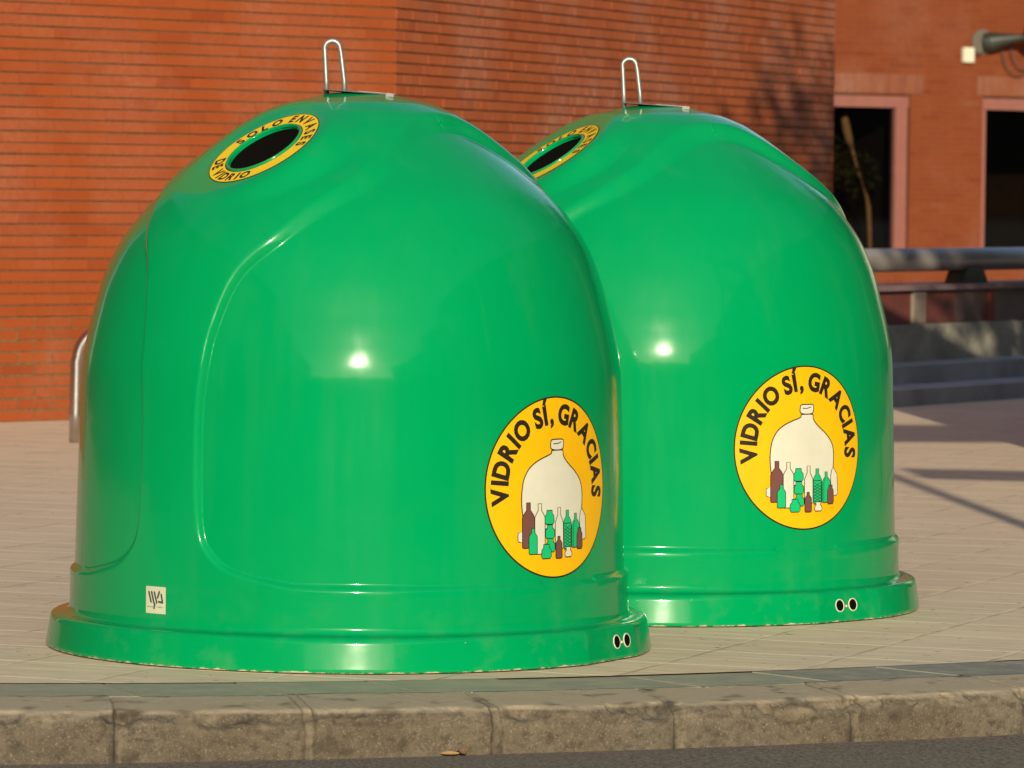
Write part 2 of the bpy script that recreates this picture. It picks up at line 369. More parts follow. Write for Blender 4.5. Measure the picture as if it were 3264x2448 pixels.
def mask(az, z):
    """1 inside a recessed panel, 0 on the hood / pillar / ring"""
    a = np.abs((az-PANEL_C+90) % 180-90)
    rr = np.maximum(rp(np.clip(z, .222, 1.59)), .12)
    x = np.radians(a)*rr; d = np.full(a.shape, 9.)
    bx = np.radians(ba)*np.maximum(rp(bz), .12)
    kk = np.ones(9)/9; pad = lambda q: np.concatenate([[q[0]]*4, q, [q[-1]]*4]); bx = np.convolve(pad(bx), kk, 'valid'); bz_ = np.convolve(pad(bz), kk, 'valid')
    for i in range(len(bz)-1):
        ax, ay, cx, cy = bx[i], bz_[i], bx[i+1], bz_[i+1]; L = (cx-ax)**2+(cy-ay)**2
        if L < 1e-10: continue
        t = np.clip(((x-ax)*(cx-ax)+(z-ay)*(cy-ay))/L, 0, 1)
        d = np.minimum(d, np.hypot(x-ax-t*(cx-ax), z-ay-t*(cy-ay)))
    o_ = np.argsort(bz_[8:], kind='stable'); halfx = np.interp(z, bz_[8:][o_], bx[8:][o_], left=-5, right=-5)
    sdist = np.where(x < halfx, d, -d)
    wdt = np.interp(z, [.2, .9, 1.2, 1.27, 1.35, 1.5], [.020, .020, .025, .031, .037, .040])
    t = np.clip(sdist/wdt+.5, 0, 1); k = np.clip((z-1.1)/.15, 0, 1); m1 = t**2.2; m1 = np.where(t > .9, .9**2.2+(1-.9**2.2)*(1-((1-t)/.1)**2*1.0), m1)
    return (1-k)*m1+k*t*t*(3-2*t)
def flat(az, r):
    d = np.abs((az-61.5+180) % 360-180); c = r*math.cos(R(9.5))
    return np.where(d < 9.5, c/np.cos(np.radians(np.minimum(d, 20))), r)
def rbody(az, z):
    az, z = np.asarray(az, float), np.asarray(z, float)
    return rp(z)+delta(z)*(1-mask(az, z))
HOLE_AZ, HOLE_Z = -35.0, 1.425
def pt(az, r, z):
    a = np.radians(az); return np.stack([r*np.sin(a), -r*np.cos(a), z*np.ones_like(r)], -1)
def bodymesh():
    foot = [(.868, .000, 1), (.8755, .001, 1), (.8765, .006, 1)]+[(.8765-.0125*k/12, .006+.078*k/12, 1) for k in range(1, 13)]
    foot += [(.8605, .0905, 1), (.855, .0945, 1), (.848, .0965, 1), (.835, .0975, 0), (.823, .0985, 0), (.816, .1015, 0), (.8115, .1065, 0), (.8095, .113, 0)]
    foot += [(.8090-.0015*k/8, .115+.08*k/8, 0) for k in range(9)]
    NA = 1700; az = np.arange(NA)*360/NA
    rows = []
    for r, z, fl in foot:
        rr = np.full(NA, r)
        if fl: rr = flat(az, rr)
        rows.append(pt(az, rr, np.full(NA, z)))
    # upper body by arc length
    C = CURVE; ss = np.concatenate([[0], np.cumsum(np.hypot(np.diff(C[:, 0]), np.diff(C[:, 1])))])
    s = np.linspace(0, ss[-1], 360); s = s[s < ss[-1]-.012]
    for q in s:
        z = float(np.interp(q, ss, C[:, 0])); r = float(np.interp(q, ss, C[:, 1]))
        z2 = float(np.interp(q+.004, ss, C[:, 0])); r2 = float(np.interp(q+.004, ss, C[:, 1]))
        tz, tr = z2-z, r2-r; l = math.hypot(tz, tr); nr, nz = tz/l, -tr/l
        m = mask(az, np.full(NA, z)); d = delta(z)*(1-m)
        if z < .24:   # chamfer between ring and panel runs round the whole panel foot
            pass
        rows.append(pt(az, r+d*nr, z+d*nz))
    Vv = np.concatenate(rows); n = len(rows)
    Vv = facet(Vv)
    i = np.arange(n-1)[:, None]*NA; k = np.arange(NA)[None, :]; k2 = (k+1) % NA
    Q = np.stack([i+k, i+k2, i+NA+k2, i+NA+k], -1).reshape(-1, 4)
    # filling holes
    for ha_ in (0, 1):
        c, n_, t1, t2 = holeframe(ha_)
        D = Vv-c; rad = np.hypot(D@t1, D@t2); front = (np.abs(D@n_) < .12)
        inside = (rad < .112) & front
        Q = Q[~inside[Q].all(1)]
    me = bpy.data.meshes.new('shell'); nf = len(Q)
    topv = len(Vv); Vv = np.vstack([Vv, [[0, 0, 1.5965]]])
    T = np.array([[(n-1)*NA+j, (n-1)*NA+(j+1) % NA, topv] for j in range(NA)])
    me.vertices.add(len(Vv)); me.vertices.foreach_set('co', Vv.ravel().astype(np.float32))
    nl = nf*4+len(T)*3
    me.loops.add(nl); me.loops.foreach_set('vertex_index', np.concatenate([Q.ravel(), T.ravel()]).astype(np.int32))
    me.polygons.add(nf+len(T))
    me.polygons.foreach_set('loop_start', np.concatenate([np.arange(nf)*4, nf*4+np.arange(len(T))*3]).astype(np.int32))
    me.update(calc_edges=True); me.validate()
    return me
HOLE_P, HOLE_N = (-.243, -.325, 1.430), (-50.0, 55.5)      # centre; azimuth and elevation of the facet's normal
def holeframe(k):
    c = np.array(HOLE_P); a, e = R(HOLE_N[0]), R(HOLE_N[1])
    n = np.array([math.sin(a)*math.cos(e), -math.cos(a)*math.cos(e), math.sin(e)])
    if k: c = c*[-1, -1, 1]; n = n*[-1, -1, 1]
    t1 = np.cross([0, 0, 1], n); t1 /= np.linalg.norm(t1); t2 = np.cross(n, t1)
    return c, n, t1, t2
def facet(Vv):
    k_ = np.clip((Vv[:, 2]-1.0)/.45, 0, 1); Vv = Vv.copy(); Vv[:, 0] += .013*k_*k_*(3-2*k_)
    for k in (0, 1):
        c, n, t1, t2 = holeframe(k); D = Vv-c; u = np.hypot(D@t1, D@t2); h = D@n
        w = 1-np.clip((u-.175)/.17, 0, 1); w = w*w*(3-2*w)*(np.abs(h) < .25); w2 = 1-np.clip((u-.175)/.10, 0, 1); w = np.where(h < 0, w2*w2*(3-2*w2)*(h > -.1), w)
        Vv = Vv-np.outer(h*w, n)
    return Vv
BODY = bodymesh()

# ---- flat artwork wrapped on to the surface
def tri2d(loops, maxe):
    """loops: list of closed 2D rings (or a bmesh with z=0) -> verts2d, tris with short edges"""
    if isinstance(loops, bmesh.types.BMesh): bm = loops
    else:
        bm = bmesh.new()
        for L in loops:
            try: bm.faces.new([bm.verts.new((p[0], p[1], 0)) for p in L])
            except ValueError: pass
    bmesh.ops.triangulate(bm, faces=bm.faces[:])
    for _ in range(5):
        es = [e for e in bm.edges if e.calc_length() > maxe]
        if not es: break
        bmesh.ops.subdivide_edges(bm, edges=es, cuts=1)
        bmesh.ops.triangulate(bm, faces=bm.faces[:])
    bm.verts.index_update(); V = [(v.co.x, v.co.y) for v in bm.verts]; Fc = [[v.index for v in f.verts] for f in bm.faces]
    bm.free(); return V, Fc
class Art:
    def __init__(s, mapper): s.V = []; s.F = []; s.M = []; s.map = mapper
    def add(s, V2, Fc, mat, layer):
        b = len(s.V); s.V += [s.map(x, y, layer) for x, y in V2]
        for f in Fc:
            s.F.append([b+i for i in f]); s.M.append(mat)
    def fill(s, pts, mat, layer, maxe=.03): V2, Fc = tri2d([pts], maxe); s.add(V2, Fc, mat, layer)
    def stroke(s, pts, w, mat, layer, closed=True, cap=True):
        n = len(pts); P = [np.array(p, float) for p in pts]; A = []; B = []
        for i in range(n):
            a = P[(i-1) % n] if (closed or i > 0) else P[i]; c = P[(i+1) % n] if (closed or i < n-1) else P[i]
            d = c-a; d /= (np.linalg.norm(d)+1e-9); nn = np.array([-d[1], d[0]])*w/2; A.append(P[i]+nn); B.append(P[i]-nn)
        V2 = A+B; Fc = [[i, (i+1) % n, n+(i+1) % n, n+i] for i in range(n if closed else n-1)]
        s.add([tuple(v) for v in V2], Fc, mat, layer)
        if cap and not closed:
            for c in (P[0], P[-1]): s.fill([(c[0]+w/2*math.cos(t), c[1]+w/2*math.sin(t)) for t in np.linspace(0, 2*math.pi, 13)[:-1]], mat, layer)
    def ring(s, r0, r1, mat, layer, n=96, m=8):
        V2 = [(r*math.cos(t), r*math.sin(t)) for r in np.linspace(r0, r1, m+1) for t in np.linspace(0, 2*math.pi, n+1)[:-1]]
        s.add(V2, [[j*n+k, j*n+(k+1) % n, (j+1)*n+(k+1) % n, (j+1)*n+k] for j in range(m) for k in range(n)], mat, layer)
    def text(s, txt, rad, a0, a1, size, mat, layer, inward=False, bold=.012, squeeze=1.0):
        """letters spread on an arc from angle a0 to a1 (degrees)"""
        G = [glyph(c, bold) for c in txt]; wd = [g[2]*squeeze for g in G]; tot = sum(wd)
        gap = (abs(R(a1-a0))*rad/size-tot)/(len(txt)-1); pos = 0
        for c, g, wdt in zip(txt, G, wd):
            mid = (pos+wdt/2)*size/rad; pos += wdt+gap
            ang = R(a0)+(math.copysign(1, a1-a0))*mid
            if g[0]:
                xm = (g[3]+g[4])/2
                V2 = []
                for x, y in g[0]:
                    lx, ly = (x-xm)*squeeze*size, y*size
                    if not inward: th = ang-lx/rad*.0; px, py = (rad+ly), -lx; V2.append((math.cos(ang)*px-math.sin(ang)*py, math.sin(ang)*px+math.cos(ang)*py))
                    else: px, py = (rad-ly), lx; V2.append((math.cos(ang)*px-math.sin(ang)*py, math.sin(ang)*px+math.cos(ang)*py))
                s.add(V2, g[1], mat, layer)
    def line(s, txt, x, y, size, mat, layer, rot=0, bold=.01):
        cx = 0
        for c in txt:
            g = glyph(c, bold)
            if g[0]:
                s.add([(x+((p[0]-g[3]+cx)*math.cos(rot)-p[1]*math.sin(rot))*size, y+((p[0]-g[3]+cx)*math.sin(rot)+p[1]*math.cos(rot))*size) for p in g[0]], g[1], mat, layer)
            cx += g[2]+.08
    def build(s, name, mats, parent): return mesh(name, s.V, s.F, mats, parent, mi=s.M)
CAP = 1.0
def _cap():
    cu = bpy.data.curves.new('g', 'FONT'); cu.body = 'I'; ob = bpy.data.objects.new('g', cu); COL.objects.link(ob)
    me = ob.evaluated_get(bpy.context.evaluated_depsgraph_get()).to_mesh(); ys = [v.co.y for v in me.vertices]; h = max(ys)-min(ys)
    bpy.data.objects.remove(ob); bpy.data.curves.remove(cu); print('CAP', h); return h
CAP = _cap()
_gl = {}
def glyph(c, bold):
    k = (c, bold)
    if k in _gl: return _gl[k]
    if c == ' ': _gl[k] = (None, None, .26, 0, 0); return _gl[k]
    cu = bpy.data.curves.new('g', 'FONT'); cu.body = c; cu.size = 1/CAP; cu.offset = bold; cu.resolution_u = 4; cu.fill_mode = 'FRONT'
    ob = bpy.data.objects.new('g', cu); COL.objects.link(ob)
    dg = bpy.context.evaluated_depsgraph_get(); dg.update(); me = bpy.data.meshes.new_from_object(ob.evaluated_get(dg))
    bm = bmesh.new(); bm.from_mesh(me); bmesh.ops.remove_doubles(bm, verts=bm.verts, dist=1e-4)
    for v in bm.verts: v.co.z = 0
    bmesh.ops.recalc_face_normals(bm, faces=bm.faces[:])
    V2, Fc = tri2d(bm, .45)
    bpy.data.objects.remove(ob); bpy.data.curves.remove(cu); bpy.data.meshes.remove(me)
    xs = [v[0] for v in V2]; _gl[k] = (V2, Fc, max(xs)-min(xs), min(xs), max(xs)); return _gl[k]

def side_mapper(az0, z0):
    def f(x, y, layer):
        z = z0+y; r = float(np.interp(z, CURVE[:, 0], CURVE[:, 1])) if z > .222 else .8085
        return None
    def g(x, y, layer):
        z = z0+y
        a = az0+math.degrees(x/.786)
        r = float(rp(z)) if z > .222 else .8085
        if abs((a-PANEL_C+90) % 180-90) > 81 and z > .2: r = float(ro(z))
        if z < .25 and abs((a-PANEL_C+90) % 180-90) > 70: r = .8085
        r += .0014+.00022*layer; t = R(a); return (r*math.sin(t), -r*math.cos(t), z)
    return g
def hood_mapper(k):
    c, n, t1, t2 = holeframe(k)
    return lambda x, y, layer: tuple(c+t1*x+t2*y+n*(.0012+.0003*layer))
def ux(px): return (math.degrees(math.asin(.324+.504*(px-152)/1100))-37.4)/18.5
def UV(pts, S): return [(ux(x)*S, (858-y)/722*S) for x, y in pts]
def sm(pts, n=4, closed=True):
    P = [np.array(p, float) for p in pts]; N = len(P); out = []
    for i in range(N if closed else N-1):
        g = (lambda j: P[j % N]) if closed else (lambda j: P[min(max(j, 0), N-1)])
        a, b, c, d = g(i-1), g(i), g(i+1), g(i+2)
        for k in range(n):
            t = k/n; out.append(tuple(.5*((2*b)+(-a+c)*t+(2*a-5*b+4*c-d)*t*t+(-a+3*b-3*c+d)*t**3)))
    if not closed: out.append(tuple(P[-1]))
    return out
def bottle(cx, top, bot, w_, neck, sh):
    h = w_/2; n = neck/2
    return [(cx-n, top), (cx+n, top), (cx+n, top+sh*.55), (cx+h*.75, top+sh*.85), (cx+h, top+sh*1.1), (cx+h, bot-8), (cx+h-7, bot), (cx-h+7, bot), (cx-h, bot-8), (cx-h, top+sh*1.1), (cx-h*.75, top+sh*.85), (cx-n, top+sh*.55)]
def jar(cx, top, bot, w_):
    h = w_/2
    return [(cx-h*.6, top), (cx+h*.6, top), (cx+h*.62, top+18), (cx+h*.55, top+24), (cx+h*.95, top+44), (cx+h, bot-18), (cx+h*.75, bot), (cx-h*.75, bot), (cx-h, bot-18), (cx-h*.95, top+44), (cx-h*.55, top+24), (cx-h*.62, top+18)]
def round_sticker(az0, z0, parent):
    S = .2535; A = Art(side_mapper(az0, z0)); Y, K, Wh, Br, Gr = 0, 1, 2, 3, 4
    A.ring(0.0005, S, K, 0, m=14); A.ring(0.0005, S*.982, Y, 1, m=14)
    A.text('VIDRIO SÍ, GRACIAS', S*.705, 194, -11, S*.205, K, 2, bold=.07, squeeze=.90)
    # plain off-white demijohn
    jug = [(742, 566), (836, 566), (842, 600), (862, 640), (900, 685), (950, 735), (995, 800), (1018, 870), (1022, 960), (1015, 1050), (1000, 1120), (960, 1180), (560, 1180), (490, 1120), (470, 1040), (464, 950), (470, 860), (488, 780), (530, 705), (590, 655), (660, 620), (712, 600), (736, 585)]
    J = sm(UV(jug, S), 3); A.fill(J, Wh, 3); A.stroke(J, S*.014, K, 4)
    cap = sm(UV([(736, 482), (780, 478), (836, 480), (846, 500), (842, 545), (826, 560), (785, 564), (742, 558), (726, 540), (728, 505)], S), 3)
    A.fill(cap, Wh, 5); A.stroke(cap, S*.013, K, 6)
    A.stroke(sm(UV([(752, 512), (790, 512), (822, 500)], S), 4, False), S*.010, K, 7, closed=False)
    def item(sh, mat, L, sw=.010):
        q = UV(sh, S); A.fill(q, mat, L); A.stroke(q, S*sw, K, L+1)
    item([(430, 1210), (470, 1190), (470, 1285), (440, 1280), (430, 1270)], Wh, 7)
    item([(992, 1120), (1004, 1060), (1018, 1040), (1050, 1100), (1055, 1270), (1040, 1288), (1000, 1292)], Wh, 7)
    item(bottle(522, 970, 1330, 108, 34, 110), Br, 8)
    item(bottle(622, 982, 1382, 90, 30, 100), Wh, 9)
    item(bottle(798, 1020, 1348, 74, 26, 110), Wh, 8)
    item(jar(709, 1040, 1150, 84), Gr, 9); item(jar(712, 1155, 1262, 84), Gr, 10); item(jar(716, 1262, 1370, 84), Gr, 9)
    item(bottle(874, 1046, 1352, 72, 24, 85), Gr, 9)
    for k in range(7):
        for sg in (-1, 1):
            y0 = 1165+k*26; x0, x1 = (842, 906) if sg > 0 else (906, 842)
            A.stroke(UV([(x0, y0), (x1, y0+44)], S), S*.007, K, 11, closed=False, cap=False)
    A.stroke(UV([(838, 1150), (910, 1150)], S), S*.009, K, 11, closed=False, cap=False)
    item(bottle(952, 1076, 1346, 72, 20, 80), Gr, 10)
    A.stroke(UV([(946, 1130), (930, 1170), (930, 1335)], S), S*.008, K, 12, closed=False, cap=False)
    item(bottle(560, 1176, 1380, 72, 26, 60), Gr, 12); item(bottle(792, 1250, 1424, 58, 22, 50), Br, 12)
    item(jar(988, 1196, 1360, 54), Br, 12); item(jar(678, 1308, 1420, 88), Gr, 12); item(jar(880, 1338, 1418, 66), Wh, 12)
    o = A.build('round_sticker', [Y_M, K_M, W_M, B_M, G_M], parent); return o
def hole_sticker(az, parent, rot=0):
    A = Art(hood_mapper(az)); A.ring(.114, .174, 1, 0, n=120, m=8); A.ring(.1225, .1712, 0, 1, n=120, m=6)
    A.text('SOLO ENVASES', .1325, 172+rot, 4+rot, .0315, 1, 2, bold=.07, squeeze=.9)
    A.text('DE VIDRIO', .1625, 204+rot, 300+rot, .0315, 1, 2, inward=True, bold=.07, squeeze=.9)
    return A.build('ring_sticker', [Y2_M, K_M], parent)
def maker_label(parent):
    A = Art(side_mapper(-39.6, .174)); s_ = .0365
    A.map = (lambda g: (lambda x, y, l: g(x, y, l)))(A.map)
    A.fill([(-s_, -s_*1.03), (s_, -s_*1.03), (s_, s_*1.03), (-s_, s_*1.03)], 0, 1, .02)
    def c(px, py):          # artwork pixels -> metres
        u = (px-800)/430; v = (895-py)/430+.12*(px-800)/430; return (u*s_, v*s_)
    for st in ([(505, 610), (600, 940)], [(625, 620), (725, 985)], [(745, 640), (850, 985)], [(765, 1020), (735, 1155)], [(960, 640), (890, 820)], [(1040, 730), (1100, 1000)], [(1100, 1000), (940, 960)]):
        A.stroke([c(*p) for p in st], s_*.165, 1, 2, closed=False)
    A.line('MOLDEO', c(440, 1100)[0], c(440, 1100)[1], s_*.10, 1, 2); A.line('Y DISEÑO', c(850, 1120)[0], c(850, 1145)[1], s_*.10, 1, 2)
    return A.build('maker_label', [LW_M, LG_M], parent)

def igloo(loc, rz, label, sticker, foot_az, handle_dx):
    t = empty('glass_recycling_container', loc, R(rz)); tag(t, label, 'recycling container', 'green igloo glass containers')
    s = link('shell', BODY.copy() if False else BODY, [] , t)
    if len(BODY.materials) == 0: BODY.materials.append(GREEN)
    BODY.polygons.foreach_set('use_smooth', [True]*len(BODY.polygons))
    for k in (0, 1):
        az = k; c, n, t1, t2 = holeframe(az)
        # green collar lip and short throat going in
        g = hood_mapper(az); V = []; Fc = []; N = 96
        prof = [(.1195, -.0015), (.1185, .003), (.117, .0045), (.113, .0045), (.1115, .002), (.111, -.002), (.111, -.010)]
        for r_, h in prof:
            for j in range(N):
                a = 2*math.pi*j/N; p = np.array(g(r_*math.cos(a), r_*math.sin(a), 0)); V.append(p+n*(h+.0008))
        m = len(prof)
        Fc = [(i*N+j, i*N+(j+1) % N, (i+1)*N+(j+1) % N, (i+1)*N+j) for i in range(m-1) for j in range(N)]
        col = mesh('hole_collar', V, Fc, GREEN, t, smooth=True)
        V = [np.array(g(.111*math.cos(2*math.pi*j/N), .111*math.sin(2*math.pi*j/N), 0))-n*.0095 for j in range(N)]+[c-n*.016]
        mesh('opening_dark_disc', V, [(j, (j+1) % N, N) for j in range(N)], INSIDE, col)  # near-black disc closes the opening, standing in for its unlit inside
        hole_sticker(az, t, 0)
    round_sticker(*sticker, t)
    round_sticker(sticker[0]+180, sticker[1], t)
    maker_label(t)
    # lifting holes in the foot
    for d in (-1, 1):
        az = foot_az+d*2.05; a = R(az); z0 = .050; r = float(flat(np.array(az), np.array(.8765-.0125*(z0-.006)/.078)))
        fa = R(61.5) if abs(az-61.5) < 9.5 else a
        nrm = Vector((math.sin(fa), -math.cos(fa), .16)).normalized(); c = Vector((r*math.sin(a), -r*math.cos(a), z0))
        t1 = Vector((math.cos(fa), math.sin(fa), 0)); t2 = nrm.cross(t1)
        if t2.z < 0: t2 = -t2
        N = 40
        def rg(rad, h): return [c+(t1*math.cos(2*math.pi*j/N)+t2*math.sin(2*math.pi*j/N))*rad+nrm*h for j in range(N)]
        V = rg(.0205, -.001)+rg(.0203, .0020)+rg(.0172, .0024)+rg(.0165, -.004)
        rim = mesh('lifting_hole_rim', V, [(i*N+j, i*N+(j+1) % N, (i+1)*N+(j+1) % N, (i+1)*N+j) for i in range(3) for j in range(N)], CREAM, t, smooth=True)
        mesh('hole', [p-t1*.0022 for p in rg(.0168, .0030)], [list(range(N))], INSIDE, rim)  # flat near-black disc gives the darkness of a hole
    a = R(foot_az); fa = R(61.5); r = float(flat(np.array(foot_az), np.array(.869)))
    bm = bmesh.new(); bmesh.ops.create_uvsphere(bm, u_segments=16, v_segments=10, radius=.0042, matrix=Matrix.Translation((r*math.sin(a), -r*math.cos(a), .047)))
    bmobj('rivet', bm, CREAM, t, True)
    # crown plate, lifting hoop, latch bracket - kept square to the camera side whatever the shell's turn
    Rz = Matrix.Rotation(R(-rz), 4, 'Z')
    bm = bmesh.new(); N = 64
    tilt = Matrix.Translation((.010, 0, 1.5965)) @ Matrix.Rotation(R(4.0), 4, 'Y')
    bmesh.ops.create_cone(bm, cap_ends=True, segments=N, radius1=.105, radius2=.100, depth=.003, matrix=Rz @ tilt)
    box(bm, .0, .108, -.03, .03, .0018, .0045, Rz @ tilt, .001)
    pl = bmobj('crown_plate', bm, DULL, t)
    bm = bmesh.new(); h = handle_dx
    P = [(-.028, 0, -.025), (-.030, 0, .03), (-.035, 0, .118)]
    L = [Vector(p) for p in P]+arc((-.0135, 0, .122), .0225, 180, 0, 12, (1, 0, 0), (0, 0, 1))+[Vector((.0115, 0, .112)), Vector((.022, 0, .03)), Vector((.0235, 0, -.025))]
    Tm = Matrix.Translation((h, -.01, 1.600))
    tube(bm, [Rz @ Tm @ p for p in L], .0075, 14)
    bmobj('lifting_hoop', bm, STEEL, t, True)
    bm = bmesh.new()
    box(bm, .062, .108, -.098, -.095, -.020, -.013, Rz @ tilt); box(bm, .086, .106, -.095, -.05, -.008, .004, Rz @ tilt, .002)
    box(bm, .083, .088, -.099, -.090, -.022, .0, Rz @ tilt)
    bmobj('latch_bracket', bm, DULL, t)
    return t
igloo((-.464, 13.89, .003), 0, 'front glossy green dome container, nearest the kerb, its whole yellow-ringed opening in view', (48.2, .494), 65.5, -.052)
igloo((.440, 15.42, .003), -16, 'rear glossy green dome container, its left side hidden behind the front one', (52.2, .537), 60.5, -.062)

# ------------------------------------------------------------------ brick walls (real bricks with raked joints)
def brickwall(name, P0, P1, z1, parent, mat, L=.25, H=.065, x0=0., x1=None, holes=(), low=0, rake=.008, gap=.0105, vgap=.0025, mort=MORTAR, jit=.0016, zmin=0):
    P0, P1 = np.array(P0, float), np.array(P1, float); D = P1-P0; LN = np.linalg.norm(D); D /= LN; Nn = np.array([D[1], -D[0]])
    V = []; Fc = []; tone = []; mi = []
    def q(u0, u1, za, zb, o, t, m, side=True):
        b = len(V)
        a = P0+D*u0+Nn*o; c = P0+D*u1+Nn*o; a2 = P0+D*u0-Nn*rake; c2 = P0+D*u1-Nn*rake
        V.extend([(a[0], a[1], za), (c[0], c[1], za), (c[0], c[1], zb), (a[0], a[1], zb), (a2[0], a2[1], za), (c2[0], c2[1], za), (c2[0], c2[1], zb), (a2[0], a2[1], zb)])
        fs = [(b, b+1, b+2, b+3)]
        if side: fs += [(b+4, b+5, b+1, b), (b+3, b+2, b+6, b+7), (b+4, b, b+3, b+7), (b+1, b+5, b+6, b+2)]
        for f in fs: Fc.append(f); tone.append(t); mi.append(m)
    nrow = int(z1/H)
    for j in range(nrow):
        za = j*H; g = gap if j >= low else gap*1.0
        if za+H < zmin: continue
        u = -(L/2 if j % 2 else 0)-random.random()*.004
        rt = random.gauss(0, .05); rz_ = random.gauss(0, .0006)
        while u < LN:
            a, b = max(u+vgap/2, 0), min(u+L-vgap/2, LN); u += L
            if b-a < .02: continue
            segs = [(a, b)]
            for (h0, h1, hz0, hz1) in holes:
                if za+H*.5 > hz0 and za+H*.5 < hz1:
                    ns = []
                    for s0, s1 in segs:
                        if s1 <= h0 or s0 >= h1: ns.append((s0, s1))
                        else:
                            if s0 < h0: ns.append((s0, h0))
                            if s1 > h1: ns.append((h1, s1))
                    segs = ns
            t = min(1, max(0, random.gauss(.5+rt, .16)))
            if random.random() < .012: t = random.choice([.05, .88])
            dz = random.gauss(0, jit*.6); go = random.gauss(0, jit)
            for s0, s1 in segs:
                if j < low: s0 += .0035; s1 -= .0035
                if s1-s0 > .01: q(s0, s1, za+g/2+rz_+dz*.5, za+H-g/2+rz_+dz, go, t, 0)
    # mortar sheet behind, with the openings cut out
    us = sorted({0, LN, *[h for q_ in holes for h in q_[:2]]}); zs = sorted({0, z1, *[h for q_ in holes for h in q_[2:]], *( [low*H] if low else [])})
    for ua, ub in zip(us, us[1:]):
        for za, zb in zip(zs, zs[1:]):
            mu, mz = (ua+ub)/2, (za+zb)/2
            if any(h[0] < mu < h[1] and h[2] < mz < h[3] for h in holes): continue
            lw = mz < low*H
            o = -.0035 if lw else -rake+.001
            b = len(V); a = P0+D*ua+Nn*o; c = P0+D*ub+Nn*o
            V.extend([(a[0], a[1], za), (c[0], c[1], za), (c[0], c[1], zb), (a[0], a[1], zb)]); Fc.append((b, b+1, b+2, b+3)); tone.append(.5); mi.append(2 if lw else 1)
    return mesh(name, V, Fc, [mat, mort, MORTARLOW], parent, mi=mi, tone=tone)
A_, B_, C_ = (-6.6, 23.03), (-.715, 28.8), (2.44, 36.8)
bld = empty('brick_building', (-2, 34, 0)); tag(bld, 'orange brick building with raked joints and a blunt corner, close behind the two green domes', 'building')
bld.location = (0, 0, 0)
brickwall('sunlit_wall', A_, B_, 9.5, bld, BRICK, low=9, vgap=.003)['label'] = 'brightly sunlit orange wall with flush grey joints at its foot'
brickwall('oblique_wall', B_, C_, 9.5, bld, BRICK2, L=.125, gap=.0105, rake=.010, jit=.0012)['label'] = 'duller wall turning away, with the shade of a tree at its far end'
bm = bmesh.new()
pts = [(C_[0], C_[1]), (-4, 41), (-13, 33), A_]
pv = [(x, y) for x, y in pts]
for (a, b) in zip(pv, pv[1:]):
    vs = [bm.verts.new((a[0], a[1], 0)), bm.verts.new((b[0], b[1], 0)), bm.verts.new((b[0], b[1], 9.5)), bm.verts.new((a[0], a[1], 9.5))]; bm.faces.new(vs)
bmobj('rear_wall', bm, BRICK, bld)
bm = bmesh.new(); ring = [A_, B_, C_, (-4, 41), (-13, 33)]
top = [bm.verts.new((x, y, 9.5)) for x, y in ring]; bm.faces.new(top)
e = bmesh.ops.extrude_face_region(bm, geom=bm.faces[:]); bmesh.ops.translate(bm, vec=(0, 0, .25), verts=[v for v in e['geom'] if isinstance(v, bmesh.types.BMVert)])
bmesh.ops.scale(bm, vec=(1.01, 1.01, 1), verts=bm.verts, space=Matrix.Translation((3, -33, 0)))
bmobj('roof', bm, simple('roof_coping', (.3, .27, .24), .8), bld)

# far wing with the windows
fd = np.array([math.sin(R(60)), math.cos(R(60))]); fn = np.array([fd[1], -fd[0]])
FO = np.array([3.95, 60.0])-fd*9
def fp(s, o=0, z=0): p = FO+fd*(s+9)+fn*o; return (p[0], p[1], z)
wing = empty('brick_wing', (0, 0, 0)); tag(wing, 'far brick wing with pink-framed dark windows, beyond the metal rail', 'building')
WZ0, WZ1 = .48, 2.60
wins = [(-1.25, 1.20), (2.30, 4.75), (6.0, 8.45)]
P0 = FO; P1 = FO+fd*24
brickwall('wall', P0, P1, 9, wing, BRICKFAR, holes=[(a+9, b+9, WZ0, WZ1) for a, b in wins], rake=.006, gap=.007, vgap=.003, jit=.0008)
for a, b in wins:                                # lighter course of lintel bricks over each opening
    V = []; Fc = []; tn = []; u = a-.08
    while u < b+.12:
        k = len(V); V += [fp(u, .004, WZ1+.01), fp(u+.057, .004, WZ1+.01), fp(u+.057, .004, WZ1+.245), fp(u, .004, WZ1+.245), fp(u, -.01, WZ1+.01), fp(u+.057, -.01, WZ1+.01)]
        Fc += [(k, k+1, k+2, k+3), (k+4, k+5, k+1, k)]; t_ = random.random(); tn += [t_, t_]; u += .063
    mesh('lintel', V, Fc, LINTEL, wing, tone=tn)
PINK = simple('pink_painted_frame', (.235, .088, .064), .6, nz=8, amt=.08)
def m_glass():
    s = NT('dark_window_glass'); g = s.n('ShaderNodeBsdfGlossy'); g.inputs['Roughness'].default_value = .02; g.inputs['Color'].default_value = (.9, .9, .9, 1)
    tr = s.n('ShaderNodeBsdfTransparent'); tr.inputs['Color'].default_value = (.38, .33, .25, 1); fr = s.n('ShaderNodeFresnel'); fr.inputs[0].default_value = 1.5
    mx = s.n('ShaderNodeMixShader'); s.t.links.new(fr.outputs[0], mx.inputs[0]); s.t.links.new(tr.outputs[0], mx.inputs[1]); s.t.links.new(g.outputs[0], mx.inputs[2]); s.t.links.new(mx.outputs[0], s.out.inputs['Surface']); return s.m
GLASS = m_glass(); ROOM = simple('dark_interior', (.016, .010, .007), .9, nz=1.2, amt=.7)
